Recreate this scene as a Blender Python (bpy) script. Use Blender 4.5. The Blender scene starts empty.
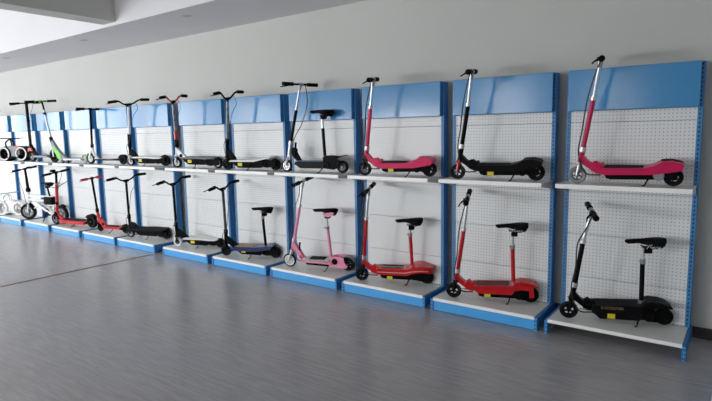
import bpy, bmesh, math, random
from mathutils import Vector, Matrix
random.seed(4)
COL = bpy.context.scene.collection
R = math.radians

# ------------------------------------------------------------------ materials
MATS = {}
def nodes(name):
    m = bpy.data.materials.new(name); m.use_nodes = True
    nt = m.node_tree
    return m, nt, nt.nodes['Principled BSDF']
def srgb(h):
    h = h.lstrip('#'); v = [int(h[i:i+2], 16)/255 for i in (0, 2, 4)]
    return tuple((c/12.92 if c <= .04045 else ((c+.055)/1.055)**2.4) for c in v)
def mat(name, color, rough=.5, metal=0., coat=0., vary=.06, scale=14., bump=0., spec=.5):
    """plain painted / plastic / metal surface with a slight procedural mottling"""
    if name in MATS: return MATS[name]
    c = srgb(color) if isinstance(color, str) else color
    m, nt, b = nodes(name)
    L = nt.links.new
    tc = nt.nodes.new('ShaderNodeTexCoord'); nz = nt.nodes.new('ShaderNodeTexNoise')
    nz.inputs['Scale'].default_value = scale; nz.inputs['Detail'].default_value = 4
    L(tc.outputs['Object'], nz.inputs['Vector'])
    rp = nt.nodes.new('ShaderNodeValToRGB')
    rp.color_ramp.elements[0].position = .3; rp.color_ramp.elements[1].position = .7
    rp.color_ramp.elements[0].color = tuple(max(0, x*(1-vary)) for x in c)+(1,)
    rp.color_ramp.elements[1].color = tuple(min(1, x*(1+vary)) for x in c)+(1,)
    L(nz.outputs['Fac'], rp.inputs['Fac']); L(rp.outputs['Color'], b.inputs['Base Color'])
    b.inputs['Roughness'].default_value = rough; b.inputs['Metallic'].default_value = metal
    b.inputs['Specular IOR Level'].default_value = spec
    b.inputs['Coat Weight'].default_value = coat
    if bump:
        bp = nt.nodes.new('ShaderNodeBump'); bp.inputs['Strength'].default_value = bump
        L(nz.outputs['Fac'], bp.inputs['Height']); L(bp.outputs['Normal'], b.inputs['Normal'])
    MATS[name] = m
    return m
def math_node(nt, op, a, b=None, c=None):
    n = nt.nodes.new('ShaderNodeMath'); n.operation = op
    for i, v in enumerate((a, b, c)):
        if v is None: continue
        if isinstance(v, (int, float)): n.inputs[i].default_value = v
        else: nt.links.new(v, n.inputs[i])
    return n.outputs[0]
def holed(name, base, hole, px, pz, rx, rz, roundhole=True, rough=.45, xoff=0., spec=.4, vary=.03):
    """sheet metal punched with a regular grid of holes (object X / Z coordinates)"""
    m, nt, b = nodes(name)
    L = nt.links.new
    tc = nt.nodes.new('ShaderNodeTexCoord'); sp = nt.nodes.new('ShaderNodeSeparateXYZ')
    L(tc.outputs['Object'], sp.inputs[0])
    M = lambda *a: math_node(nt, *a)
    fx = M('SUBTRACT', M('FRACT', M('DIVIDE', M('ADD', sp.outputs['X'], 10*px+xoff), px)), .5)
    fz = M('SUBTRACT', M('FRACT', M('DIVIDE', M('ADD', sp.outputs['Z'], 10*pz), pz)), .5)
    fx = M('MULTIPLY', fx, px); fz = M('MULTIPLY', fz, pz)
    if roundhole:
        d = M('SQRT', M('ADD', M('MULTIPLY', fx, fx), M('MULTIPLY', fz, fz)))
        inside = M('LESS_THAN', d, rx)
    else:
        inside = M('MULTIPLY', M('LESS_THAN', M('ABSOLUTE', fx), rx), M('LESS_THAN', M('ABSOLUTE', fz), rz))
        sn = nt.nodes.new('ShaderNodeSeparateXYZ'); L(tc.outputs['Normal'], sn.inputs[0])
        inside = M('MULTIPLY', inside, M('LESS_THAN', sn.outputs['Y'], -.5))
    nz = nt.nodes.new('ShaderNodeTexNoise'); nz.inputs['Scale'].default_value = 3
    L(tc.outputs['Object'], nz.inputs['Vector'])
    rp = nt.nodes.new('ShaderNodeValToRGB')
    c = srgb(base)
    rp.color_ramp.elements[0].color = tuple(x*(1-vary) for x in c)+(1,)
    rp.color_ramp.elements[1].color = tuple(min(1, x*(1+vary)) for x in c)+(1,)
    L(nz.outputs['Fac'], rp.inputs['Fac'])
    mx = nt.nodes.new('ShaderNodeMix'); mx.data_type = 'RGBA'
    L(inside, mx.inputs[0]); L(rp.outputs['Color'], mx.inputs[6]); mx.inputs[7].default_value = srgb(hole)+(1,)
    L(mx.outputs[2], b.inputs['Base Color'])
    b.inputs['Roughness'].default_value = rough; b.inputs['Specular IOR Level'].default_value = spec
    MATS[name] = m
    return m

# rack materials
PEG = holed('peg_panel_white', '#dcddde', '#71767a', .0254, .0254, .0036, .0036, True, .38)
SLOT = holed('slotted_upright_blue', '#2f78b4', '#0d2846', .0303714, .0300, .0052, .0080, False, .45, xoff=.0081857)
FOOT = holed('punched_foot_blue', '#3690d8', '#0f2a48', .01108, .0300, .0032, .0080, False, .4, xoff=.011)
BLUE = mat('header_blue_gloss', '#3680b8', .17, spec=.6, vary=.03, scale=3.2, bump=.12)
KICK = mat('plinth_blue', '#3799e0', .38, vary=.03, scale=3)
ARM = mat('bracket_blue', '#2a72ae', .4, vary=.05, scale=3)
SHELF = mat('shelf_white', '#dcdcd8', .34, vary=.03, scale=3)
LIP = mat('shelf_lip_white', '#f2f1ee', .4, vary=.02)
SHELFSIDE = mat('shelf_bracket_grey', '#b4b5b6', .45)
# scooter materials
BLACK = mat('black_plastic', '#0b0b0c', .6, vary=.2, spec=.05)
PAINTBLK = mat('black_paint', '#0e0d0f', .5, vary=.15, spec=.07)
RUBBER = mat('tyre_rubber', '#0c0c0d', .8, vary=.2, scale=40, bump=.15, spec=.2)
GRIPTAPE = mat('deck_grip_black', '#151517', .85, vary=.3, scale=160, bump=.2, spec=.15)
CHROME = mat('chrome_tube', '#d2d4d6', .34, metal=.85, vary=.03)
STEEL = mat('dull_steel', '#9fa2a5', .35, metal=.9, vary=.05)
SILVER = mat('silver_paint', '#b9bcc0', .3, metal=.35, vary=.04)
WHITEP = mat('white_plastic', '#ecebe8', .4, vary=.03)
GREYP = mat('grey_plastic', '#7d8085', .5, vary=.06)
DGREY = mat('dark_grey_wheel', '#4a4d52', .45, vary=.08)
RED = mat('red_paint', '#c21018', .3, coat=.15, spec=.35, vary=.05)
REDG = mat('red_grip', '#b3121c', .5, vary=.08)
CRIM = mat('crimson_pink_paint', '#c2144c', .35, spec=.3, vary=.05)
PINK = mat('hot_pink_paint', '#dc2a5c', .35, spec=.25, vary=.05)
LPINK = mat('light_pink_paint', '#f08fb0', .3, coat=.3, vary=.04)
GREEN = mat('lime_green_plastic', '#6cc11e', .4, vary=.06)
YELLOW = mat('yellow_sticker', '#e4d01c', .5, vary=.04)
ORANGE = mat('orange_red_plastic', '#d2451f', .45, vary=.08)
NAVY = mat('navy_blue_paint', '#1d2a5c', .3, coat=.3, vary=.08)
TAN = mat('tan_deck_print', '#9b8670', .6, vary=.35, scale=30)
LETTER = mat('tan_lettering', '#8f6f5a', .5)
WLETTER = mat('white_lettering', '#d9d9d9', .5)
CAMO = mat('camouflage_tube', '#6f7672', .4, vary=.75, scale=22)
CABLE = mat('cable_black', '#0c0c0d', .5)

# ------------------------------------------------------------------ mesh helpers
class MB:
    def __init__(s): s.bm = bmesh.new()
    def box(s, x0, x1, y0, y1, z0, z1, bev=0.):
        r = bmesh.ops.create_cube(s.bm, size=1)
        for v in r['verts']:
            v.co = Vector(((x0+x1)/2+v.co.x*(x1-x0), (y0+y1)/2+v.co.y*(y1-y0), (z0+z1)/2+v.co.z*(z1-z0)))
        if bev:
            es = list({e for v in r['verts'] for e in v.link_edges})
            bmesh.ops.bevel(s.bm, geom=es, offset=bev, segments=2, profile=.6, affect='EDGES')
        return s
    def prism(s, prof, y0, y1, bev=0., taper=None):
        """closed (x,z) outline extruded along y"""
        a = [s.bm.verts.new((x, y0, z)) for x, z in prof]
        b = [s.bm.verts.new((x, y1, z)) for x, z in prof]
        n = len(prof); fs = []
        fs.append(s.bm.faces.new(a)); fs.append(s.bm.faces.new(b[::-1]))
        for i in range(n): fs.append(s.bm.faces.new((a[i], b[i], b[(i+1) % n], a[(i+1) % n])))
        if bev:
            es = list({e for v in a+b for e in v.link_edges if len(e.link_faces) == 2 and e.calc_face_angle(0) > .5})
            bmesh.ops.bevel(s.bm, geom=es, offset=bev, segments=2, profile=.6, affect='EDGES', clamp_overlap=True)
        return s
    def tube(s, pts, rad, seg=10, cap=True):
        pts = [Vector(p) for p in pts]
        if not isinstance(rad, (list, tuple)): rad = [rad]*len(pts)
        rings = []; up = None
        for i, p in enumerate(pts):
            d = (pts[min(i+1, len(pts)-1)]-pts[max(i-1, 0)]).normalized()
            if up is None:
                up = Vector((0, 1, 0)) if abs(d.y) < .9 else Vector((0, 0, 1))
            u = (up-d*up.dot(d)).normalized(); up = u
            w = d.cross(u)
            rings.append([s.bm.verts.new(p+(u*math.cos(2*math.pi*k/seg)+w*math.sin(2*math.pi*k/seg))*rad[i]) for k in range(seg)])
        for a, b in zip(rings, rings[1:]):
            for k in range(seg): s.bm.faces.new((a[k], a[(k+1) % seg], b[(k+1) % seg], b[k]))
        if cap:
            s.bm.faces.new(rings[0][::-1]); s.bm.faces.new(rings[-1])
        return s
    def lathe_y(s, cx, cz, prof, seg=28, close=False):
        """profile of (radius, y) turned round the Y axis through (cx, cz)"""
        rings = []
        for r, y in prof:
            rings.append([s.bm.verts.new((cx+r*math.cos(2*math.pi*k/seg), y, cz+r*math.sin(2*math.pi*k/seg))) for k in range(seg)])
        pr = list(zip(rings, rings[1:]))
        if close: pr.append((rings[-1], rings[0]))
        for a, b in pr:
            for k in range(seg): s.bm.faces.new((a[k], b[k], b[(k+1) % seg], a[(k+1) % seg]))
        if not close:
            s.bm.faces.new(rings[0]); s.bm.faces.new(rings[-1][::-1])
        return s
    def xform(s, M):
        bmesh.ops.transform(s.bm, matrix=M, verts=s.bm.verts); return s
    def build(s, name, m, parent=None, smooth=True):
        bmesh.ops.recalc_face_normals(s.bm, faces=s.bm.faces)
        me = bpy.data.meshes.new(name)
        if smooth:
            for f in s.bm.faces: f.smooth = True
            for e in s.bm.edges:
                if len(e.link_faces) == 2 and e.calc_face_angle(0) > .6: e.smooth = False
        s.bm.to_mesh(me); s.bm.free()
        me.materials.append(m)
        o = bpy.data.objects.new(name, me); COL.objects.link(o)
        if parent: o.parent = parent
        return o
def spline(pts, n=6):
    P = [Vector(p) for p in pts]; P = [P[0]*2-P[1]]+P+[P[-1]*2-P[-2]]
    out = []
    for i in range(1, len(P)-2):
        for k in range(n):
            t = k/n; a, b, c, d = P[i-1:i+3]
            out.append(.5*((2*b)+(c-a)*t+(2*a-5*b+4*c-d)*t*t+(3*b-a-3*c+d)*t**3))
    out.append(P[-2]); return out
def thing(name, label, cat, loc, rot=(0, 0, 0), group=None):
    o = bpy.data.objects.new(name, None); COL.objects.link(o)
    o.empty_display_size = .1
    o.location = loc; o.rotation_euler = rot
    o['label'] = label; o['category'] = cat
    if group: o['group'] = group
    return o
def text_mesh(name, body, size, m, parent, loc, rot, ext=.0006):
    cu = bpy.data.curves.new(name, 'FONT'); cu.body = body; cu.size = size; cu.extrude = ext; cu.align_x = 'LEFT'
    t = bpy.data.objects.new(name, cu); COL.objects.link(t)
    bpy.context.view_layer.update()
    me = bpy.data.meshes.new_from_object(t.evaluated_get(bpy.context.evaluated_depsgraph_get()))
    bpy.data.objects.remove(t); me.materials.clear(); me.materials.append(m)
    o = bpy.data.objects.new(name, me); COL.objects.link(o)
    o.location = loc; o.rotation_euler = rot; o.parent = parent
    return o

# ------------------------------------------------------------------ camera (solved from the rack corners)
CD, CH, YAW, PIT, ROL, FPX = 4.345697, 1.516048, -0.6391271, -0.1253826, -0.01781955, 535.06997
fw = Vector((math.sin(YAW)*math.cos(PIT), math.cos(YAW)*math.cos(PIT), math.sin(PIT)))
rt = Vector((math.cos(YAW), -math.sin(YAW), 0)); up = rt.cross(fw)
r2 = rt*math.cos(ROL)+up*math.sin(ROL); u2 = -rt*math.sin(ROL)+up*math.cos(ROL)
cam = bpy.data.cameras.new('camera'); co = bpy.data.objects.new('camera', cam); COL.objects.link(co)
cam.sensor_width = 36; cam.lens = 36*FPX/712; cam.clip_end = 200
co.matrix_world = Matrix(((r2.x, u2.x, -fw.x, 0), (r2.y, u2.y, -fw.y, -CD), (r2.z, u2.z, -fw.z, CH), (0, 0, 0, 1)))
bpy.context.scene.camera = co

# ------------------------------------------------------------------ room
XL, XR, YF, YB, ZC = -16.5, .37, -9.5, .10, 3.45
def wall_mat(name, col, rough=.75):
    return mat(name, col, rough, vary=.025, scale=1.2, bump=.02)
WALL = wall_mat('wall_paint', '#b9b9b5'); CEIL = wall_mat('ceiling_paint', '#cfcfce', .8)
def struct(mb, name, m):
    o = mb.build(name, m, smooth=False); o['kind'] = 'structure'; return o
def floor_material():
    m, nt, b = nodes('grey_wood_vinyl'); L = nt.links.new; M = lambda *a: math_node(nt, *a)
    tc = nt.nodes.new('ShaderNodeTexCoord')
    mp = nt.nodes.new('ShaderNodeMapping'); mp.inputs['Scale'].default_value = (1.1, 11, 1)
    L(tc.outputs['Object'], mp.inputs[0])
    n1 = nt.nodes.new('ShaderNodeTexNoise'); n1.inputs['Scale'].default_value = 3.6; n1.inputs['Detail'].default_value = 7; n1.inputs['Roughness'].default_value = .62
    L(mp.outputs[0], n1.inputs['Vector'])
    mp2 = nt.nodes.new('ShaderNodeMapping'); mp2.inputs['Scale'].default_value = (5, 22, 1)
    L(tc.outputs['Object'], mp2.inputs[0])
    n2 = nt.nodes.new('ShaderNodeTexNoise'); n2.inputs['Scale'].default_value = 1.6; n2.inputs['Detail'].default_value = 3
    L(mp2.outputs[0], n2.inputs['Vector'])
    br = nt.nodes.new('ShaderNodeTexBrick'); br.inputs['Scale'].default_value = 1
    br.inputs['Brick Width'].default_value = 1.22; br.inputs['Row Height'].default_value = .18; br.inputs['Mortar Size'].default_value = .0012
    br.inputs['Color1'].default_value = (.46, .46, .46, 1); br.inputs['Color2'].default_value = (.54, .54, .54, 1); br.inputs['Mortar'].default_value = (.32, .32, .32, 1)
    L(tc.outputs['Object'], br.inputs['Vector'])
    rp = nt.nodes.new('ShaderNodeValToRGB')
    e = rp.color_ramp.elements
    e[0].position = .28; e[0].color = srgb('#878386')+(1,)
    e[1].position = .72; e[1].color = srgb('#a9a6a8')+(1,)
    k = e.new(.5); k.color = srgb('#989496')+(1,)
    L(M('ADD', M('MULTIPLY', n1.outputs['Fac'], .8), M('MULTIPLY', br.outputs['Color'], .2)), rp.inputs['Fac'])
    rk = nt.nodes.new('ShaderNodeValToRGB')
    rk.color_ramp.elements[0].position = .26; rk.color_ramp.elements[0].color = (.80, .79, .79, 1)
    rk.color_ramp.elements[1].position = .38; rk.color_ramp.elements[1].color = (1, 1, 1, 1)
    L(n2.outputs['Fac'], rk.inputs['Fac'])
    mx = nt.nodes.new('ShaderNodeMix'); mx.data_type = 'RGBA'; mx.blend_type = 'MULTIPLY'; mx.inputs[0].default_value = 1
    L(rp.outputs['Color'], mx.inputs[6]); L(rk.outputs['Color'], mx.inputs[7])
    L(mx.outputs[2], b.inputs['Base Color'])
    b.inputs['Roughness'].default_value = .27; b.inputs['Specular IOR Level'].default_value = .7
    bp = nt.nodes.new('ShaderNodeBump'); bp.inputs['Strength'].default_value = .06
    L(n1.outputs['Fac'], bp.inputs['Height']); L(bp.outputs['Normal'], b.inputs['Normal'])
    return m
struct(MB().box(XL-.2, XR+.2, YF-.2, YB+.2, -.12, 0), 'floor', floor_material())
struct(MB().box(XL-.2, XR+.2, YF-.2, YB+.2, ZC, ZC+.15), 'ceiling', CEIL)
struct(MB().box(XL-.2, XR+.2, YB, YB+.2, 0, ZC), 'wall_back', WALL)
struct(MB().box(XR, XR+.2, YF, YB, 0, ZC), 'wall_right', WALL)
# window walls: far left end and the street side behind the photographer
def window_wall(name, along, fixed, spans, lo, hi, a0, a1, thick, his=None):
    mb = MB()
    def b(u0, u1, z0, z1):
        if along == 'y': mb.box(min(fixed, fixed+thick), max(fixed, fixed+thick), u0, u1, z0, z1)
        else: mb.box(u0, u1, min(fixed, fixed+thick), max(fixed, fixed+thick), z0, z1)
    b(a0, a1, 0, lo); b(a0, a1, hi, ZC)
    for (s, e), h in zip(spans, his or []):
        if h < hi: b(s, e, h, hi)
    c = a0
    for s, e in spans: b(c, s, lo, hi); c = e
    b(c, a1, lo, hi)
    struct(mb, name, WALL)
GLASS, nt, bs = nodes('window_glass')
tr = nt.nodes.new('ShaderNodeBsdfTransparent'); gl = nt.nodes.new('ShaderNodeBsdfGlossy'); gl.inputs['Roughness'].default_value = .02
mxs = nt.nodes.new('ShaderNodeMixShader'); mxs.inputs[0].default_value = .06
nt.links.new(tr.outputs[0], mxs.inputs[1]); nt.links.new(gl.outputs[0], mxs.inputs[2])
nt.links.new(mxs.outputs[0], nt.nodes['Material Output'].inputs['Surface'])
ALU = mat('window_frame_alu', '#9a9da0', .35, metal=.6)
winno = [0]
def window(along, fixed, s, e, lo, hi):
    winno[0] += 1
    mb = MB(); w = .06
    def b(m_, u0, u1, z0, z1, d=.05):
        if along == 'y': m_.box(fixed-d/2, fixed+d/2, u0, u1, z0, z1)
        else: m_.box(u0, u1, fixed-d/2, fixed+d/2, z0, z1)
    b(mb, s, e, lo, lo+w); b(mb, s, e, hi-w, hi)
    n = max(1, round((e-s)/1.2))
    for i in range(n+1):
        c = s+(e-s)*i/n; c0 = min(max(c-w/2, s), e-w); b(mb, c0, c0+w, lo+w, hi-w)
    fr = struct(mb, 'window_%d' % winno[0], ALU)
    g = MB(); b(g, s+w, e-w, lo+w, hi-w, .01)
    go = g.build('pane', GLASS, fr, smooth=False)
LW = [(-9.0, -6.2), (-5.6, -3.0), (-2.5, -.6)]
window_wall('wall_left', 'y', XL, LW, .3, 2.9, YF, YB, -.2)
for s, e in LW: window('y', XL-.1, s, e, .3, 2.9)
FW_ = [(-16.0, -13.6), (-13.1, -10.6), (-9.6, -7.0), (-6.0, -4.6), (-3.4, -2.2)]
FH = (2.8, 1.9, 1.9, 2.8, 2.8)  # low windows are added for light, tops kept out of the header reflections
window_wall('wall_front', 'x', YF, FW_, .3, 2.8, XL, XR, -.2, FH)
for (s, e), h in zip(FW_, FH): window('x', YF-.1, s, e, .3, h)
# boxed soffit along the racks and the cross beam
struct(MB().box(XL, XR, -.86, YB, 2.80, ZC), 'trim_1', wall_mat('soffit_paint', '#d6d4d8'))
struct(MB().box(-6.26, -5.98, YF, -.86, 2.835, ZC), 'trim_2', wall_mat('beam_paint', '#c4c4be'))
struct(MB().box(-13.6, -13.3, YF, -.86, 2.835, ZC), 'trim_3', MATS['beam_paint'])
struct(MB().box(XL, XR-.012, YB-.012, YB, 0, .085, .003), 'baseboard_back', mat('baseboard_brown', '#3a3330', .5))
struct(MB().box(XR-.012, XR, YF, YB-.012, 0, .085, .003), 'baseboard_right', MATS['baseboard_brown'])
struct(MB().box(-6.215, -6.185, YF, YB-.02, 0, .005, .001), 'trim_4', mat('floor_strip_brown', '#93705c', .4))
# round downlights in the soffit
for i, x in enumerate((-9.66, -7.22, -5.0)):
    w = ['nearest the far left end', 'middle one of the row', 'nearest the cross beam'][i]
    t = thing('downlight', 'small round recessed downlight in the soffit above the racks, '+w, 'light', (x, -.62, 2.80), group='downlights in the soffit')
    a = MB()
    seg = 24
    rings = []
    for rr, zz in ((.036, -.001), (.05, -.006), (.058, -.004), (.058, .0)):
        rings.append([a.bm.verts.new((rr*math.cos(2*math.pi*k/seg), rr*math.sin(2*math.pi*k/seg), zz)) for k in range(seg)])
    for p, q in zip(rings, rings[1:]):
        for k in range(seg): a.bm.faces.new((p[k], p[(k+1) % seg], q[(k+1) % seg], q[k]))
    a.build('rim', mat('downlight_rim', '#bdbdbd', .3, metal=.5), t)
    a = MB(); a.bm.faces.new([a.bm.verts.new((.037*math.cos(2*math.pi*k/seg), .037*math.sin(2*math.pi*k/seg), -.0015)) for k in range(seg)])
    a.build('lens', mat('downlight_lens', '#8c8c8a', .3), t)

# ------------------------------------------------------------------ display racks
W, DB, HB, DU, HU, HP = .8644, .4056, .1105, .3122, 1.1185, 1.953
def make_rack(kick=True):
    t = thing('display_rack', 'x', 'rack', (0, 0, 0), group='blue and white display racks along the wall')
    for s in (0, 1):
        x0 = -.008 if s == 0 else W-.022
        u = MB().box(x0, x0+.03, -.03, .05, .02, HP, .002).build('upright', SLOT, t, smooth=False)
        b0 = -.022 if s == 0 else W
        MB().prism([(0, 0)]*0 or [(-DB, .0), (-DB, .102), (-.03, .108), (.05, .108), (.05, 0), (-.0, 0), (-.02, .03), (-DB+.045, .03), (-DB+.045, 0)], b0, b0+.022) \
            .xform(Matrix(((0, 1, 0, 0), (1, 0, 0, 0), (0, 0, 1, 0), (0, 0, 0, 1)))).build('base_bracket', ARM, t, smooth=False)
        MB().box(b0-.0, b0+.022, -DB-.003, -DB+.0, 0, .102).build('foot_plate', FOOT, t, smooth=False)
    zs = [.1105, .375, .71, 1.04, 1.25, 1.565, 1.65]
    for a, b in zip(zs, zs[1:]):
        MB().box(.0225, W-.0225, -.026, -.014, a+.0015, b-.0015, .0015).build('back_panel', PEG, t, smooth=False)
    MB().box(.010, W-.010, -.070, -.028, 1.652, HP, .004).build('header_panel', BLUE, t, smooth=False)
    sh = MB().box(0, W, -DB, -.031, HB-.008, HB, .002).build('base_shelf', SHELF, t, smooth=False)
    MB().box(0, W, -DB-.004, -DB, HB-.026, HB, .0015).build('front_lip', LIP, sh, smooth=False)
    if kick:
        MB().box(.002, W-.002, -DB+.004, -DB+.010, .004, HB-.027).build('kick_plate', KICK, t, smooth=False)
        for s in (0, 1):
            x0 = 0 if s == 0 else W-.002
    sh = MB().box(.001, W-.001, -DU, -.031, HU-.010, HU, .002).build('upper_shelf', SHELF, t, smooth=False)
    MB().box(.001, W-.001, -DU-.004, -DU, HU-.032, HU, .0015).build('front_lip', LIP, sh, smooth=False)
    for s in (0, 1):
        x0 = .003 if s == 0 else W-.006
        MB().prism([(-DU, HU-.030), (-DU, HU-.011), (-.031, HU-.011), (-.031, HU-.075), (-.10, HU-.060)], x0, x0+.003) \
            .xform(Matrix(((0, 1, 0, 0), (1, 0, 0, 0), (0, 0, 1, 0), (0, 0, 0, 1)))).build('shelf_bracket', SHELFSIDE, sh, smooth=False)
    return t
def dup(root):
    r = root.copy(); COL.objects.link(r)
    for ch in list(root.children):
        c = ch.copy(); COL.objects.link(c); c.parent = r
        for g in list(ch.children):
            d = g.copy(); COL.objects.link(d); d.parent = c
    return r
DX = [-.0658, -.0297, .0039, .0298, .058, .0696, -.0141, .0082, .0075, -.0111, -.0546, -.06]
RL = ['rightmost display rack, on open blue feet, holding the crimson scooter above the black seated one',
 'display rack holding the black scooter with red fork above the red seated scooter',
 'display rack holding the hot pink scooter above the red scooter with broad rounded deck',
 'display rack holding the black seated scooter above the light pink seated scooter',
 'display rack holding the speckled-stem pale-decked scooter above the navy seated scooter',
 'display rack right of the bare wall gap, under the scooter with orange-red handlebar',
 'display rack left of the bare wall gap, behind the all black lower scooter',
 'display rack behind the lime green kick scooter and the small red-decked scooter',
 'display rack behind the red commuter scooter and the silver and lime folding scooter',
 'display rack behind the white electric bike and the scooter with orange fairing',
 'display rack behind the two fat-wheeled ride-ons near the left edge',
 'last display rack at the far left edge, mostly cut off by the photo edge']
rk = None; kicked = make_rack(True)
for k in range(12):
    if k == 0: o = make_rack(False)
    elif k == 1: o = kicked
    else: o = dup(kicked)
    o.location = (-1.0969-k+DX[k], 0, 0)
    o['label'] = RL[k]
o = dup(kicked); o.rotation_euler = (0, 0, -math.pi/2); o.location = (.31, -.42-0.03, 0)
o['label'] = 'rack along the right wall, showing only a white sliver at the right edge'
o['group'] = 'racks along the right wall'

# ------------------------------------------------------------------ scooters
def add_wheel(root, name, s, r, w=.034, tyre=RUBBER, rim=BLACK, spokes=5, hubr=.35, y=0, rimr=.62):
    t = MB()
    b = w/2; ri = r*rimr
    t.lathe_y(s, r, [(ri, y-b*.8), (r*.86, y-b), (r*.95, y-b*.8), (r, y-b*.3), (r, y+b*.3), (r*.95, y+b*.8), (r*.86, y+b), (ri, y+b*.8)], 32, close=True)
    wh = t.build(name, tyre, root)
    h = MB()
    h.lathe_y(s, r, [(ri+.001, y-b*.7), (ri+.001, y+b*.7), (ri*.84, y+b*.7), (ri*.84, y-b*.7)], 28, close=True)
    h.lathe_y(s, r, [(r*.2, y-b*.95), (r*.2, y+b*.95)], 16)
    for i in range(spokes):
        a = 2*math.pi*i/spokes+.4
        q = MB(); q.box(r*.15, ri*.9, y-b*.55, y+b*.55, -r*.075, r*.075)
        q.xform(Matrix.Translation((s, 0, r)) @ Matrix.Rotation(a, 4, 'Y'))
        me = bpy.data.meshes.new('tmp'); q.bm.to_mesh(me); q.bm.free(); h.bm.from_mesh(me); bpy.data.meshes.remove(me)
    h.build('rim', rim, wh)
    n = MB(); n.lathe_y(s, r, [(r*.1, y-b*1.15), (r*.1, y+b*1.15)], 12)
    n.build('axle', CHROME, wh)
    return wh
def add_saddle(root, nose, tail, z, zt, m=BLACK, side=None, squiggle=False):
    mb = MB(); n = 12; seg = 16; rings = []
    for i in range(n+1):
        t = i/n; x = nose+(tail-nose)*t
        hw = (.018+.012*t if t < .45 else .0234+(.078-.0234)*math.sin(min(1, (t-.45)/.4)*math.pi/2))
        if t > .82: hw *= math.sqrt(max(.12, 1-((t-.82)/.19)**2))
        if i == 0: hw *= .55
        top = z+(zt-z)*t+.004*math.sin(t*3); th = .034+.036*max(0, min(1, (t-.35)/.4))
        if i == 0: th *= .6
        if i == n: th *= .55
        ring = []
        for k in range(seg):
            a = 2*math.pi*k/seg; ca, sa = math.cos(a), math.sin(a)
            yy = hw*math.copysign(abs(ca)**.75, ca)
            zz = (sa*th*.5 if sa > 0 else sa*th*.5)-th*.5-(.006*(abs(ca)**2) if sa > 0 else 0)
            if sa < 0: yy *= .72 if t > .45 else .8
            ring.append(mb.bm.verts.new((x, yy, top+zz)))
        rings.append(ring)
    for a, b in zip(rings, rings[1:]):
        for k in range(seg): mb.bm.faces.new((a[k], a[(k+1) % seg], b[(k+1) % seg], b[k]))
    mb.bm.faces.new(rings[0]); mb.bm.faces.new(rings[-1][::-1])
    sd = mb.build('saddle', m, root)
    c = nose+(tail-nose)*.6
    MB().tube([(c-.05, -.018, z-.045), (c, -.02, z-.06), (c+.05, -.03, z-.05)], .004, 6).tube([(c-.05, .018, z-.045), (c, .02, z-.06), (c+.05, .03, z-.05)], .004, 6) \
        .box(c-.03, c+.02, -.026, .026, z-.092, z-.05, .004).build('saddle_clamp', BLACK, sd)
    if side:
        for sy in (-1, 1):
            q = MB()
            pr = [(tail-.125, z-.052), (tail-.10, z-.022), (tail-.03, z-.010), (tail-.012, z-.022), (tail-.03, z-.045), (tail-.07, z-.062)]
            q.prism(pr, sy*.050, sy*.0785, .003)
            q.build('side_pad', side, sd)
    if squiggle:
        q = MB(); x0 = tail-.13
        pts = [(x0, z-.045), (x0+.012, z-.02), (x0+.03, z-.014), (x0+.018, z-.03), (x0+.03, z-.038), (x0+.045, z-.026), (x0+.05, z-.036), (x0+.065, z-.024), (x0+.07, z-.036), (x0+.09, z-.018)]
        q.tube([(a, -.0665-.0065*min(1, (a-x0)/.04), b) for a, b in pts], .0018, 5)
        q.build('script_logo', WLETTER, sd)
    return sd
def add_bar(root, T, ax, half, steer, rise=0., horn=False, tube=CHROME, grip=BLACK, lever=True, clamp=STEEL, display=False, back=.0):
    """T stem top (s,z); ax unit stem direction; bar runs across, turned by steer degrees"""
    c = Vector((T[0], 0, T[1])); a = Vector((ax[0], 0, ax[1])).normalized()
    ph = R(steer); d = Vector((math.sin(ph), math.cos(ph), 0)); bk = Vector((math.cos(ph), -math.sin(ph), 0))
    def P(t, u=0., b=0.): return c+d*(t*half)+a*u+bk*b
    if horn:
        pts = []
        for sg in (-1, 1):
            side = [P(sg*.06, 0), P(sg*.25, rise*.25, back*.2), P(sg*.45, rise*.85, back*.6), P(sg*.6, rise, back)]
            pts.append(side)
        path = spline(pts[0][::-1]+pts[1], 4)
        gs, ge = .6, 1.
        path = [P(-1, rise*.9, back*1.3)]+path+[P(1, rise*.9, back*1.3)]
        hb = MB().tube(path, .011, 9).build('handlebar', tube, root)
        for sg in (-1, 1):
            MB().tube([P(sg*.58, rise, back), P(sg*.62, rise, back), P(sg*.98, rise*.9, back*1.3), P(sg*1.02, rise*.9, back*1.3)], [.016, .020, .019, .015], 10).build('grip', grip, hb)
    else:
        hb = MB().tube([P(-1, rise), P(1, rise)], .0115, 9).build('handlebar', tube, root)
        for sg in (-1, 1):
            MB().tube([P(sg*.42, rise), P(sg*.45, rise), P(sg*.5, rise), P(sg*.96, rise), P(sg*1.03, rise), P(sg*1.04, rise)], [.018, .022, .0195, .0195, .022, .016], 12).build('grip', grip, hb)
        rise_ = rise
    m = MB().tube([P(-.13, rise*.0 if horn else rise), P(.13, 0 if horn else rise)], .019, 10)
    m.tube([c-a*.03, c+a*(0.012 if horn else rise+.012)], .017, 10)
    m.build('stem_clamp', clamp, hb)
    if lever:
        q = MB()
        u = rise*(1. if horn else 1.)
        q.tube([P(-.5, u), P(-.55, u-.008, -.03), P(-.7, u-.018, -.045), P(-1.0, u-.028, -.052)], [.009, .008, .006, .005], 7)
        q.tube([P(-.46, u, .0), P(-.46, u, -.028)], .012, 8)
        q.build('brake_lever', BLACK, hb)
    if display:
        e = P(.36, rise+.012)
        MB().box(-.03, .03, -.03, .03, -.012, .014, .006).xform(Matrix.Translation(e) @ Matrix.Rotation(-ph, 4, 'Z')).build('throttle_display', BLACK, hb)
    return hb, P
def add_cable(root, pts, r=.004):
    MB().tube(spline(pts, 6), r, 6).build('brake_cable', CABLE, root)
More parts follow.
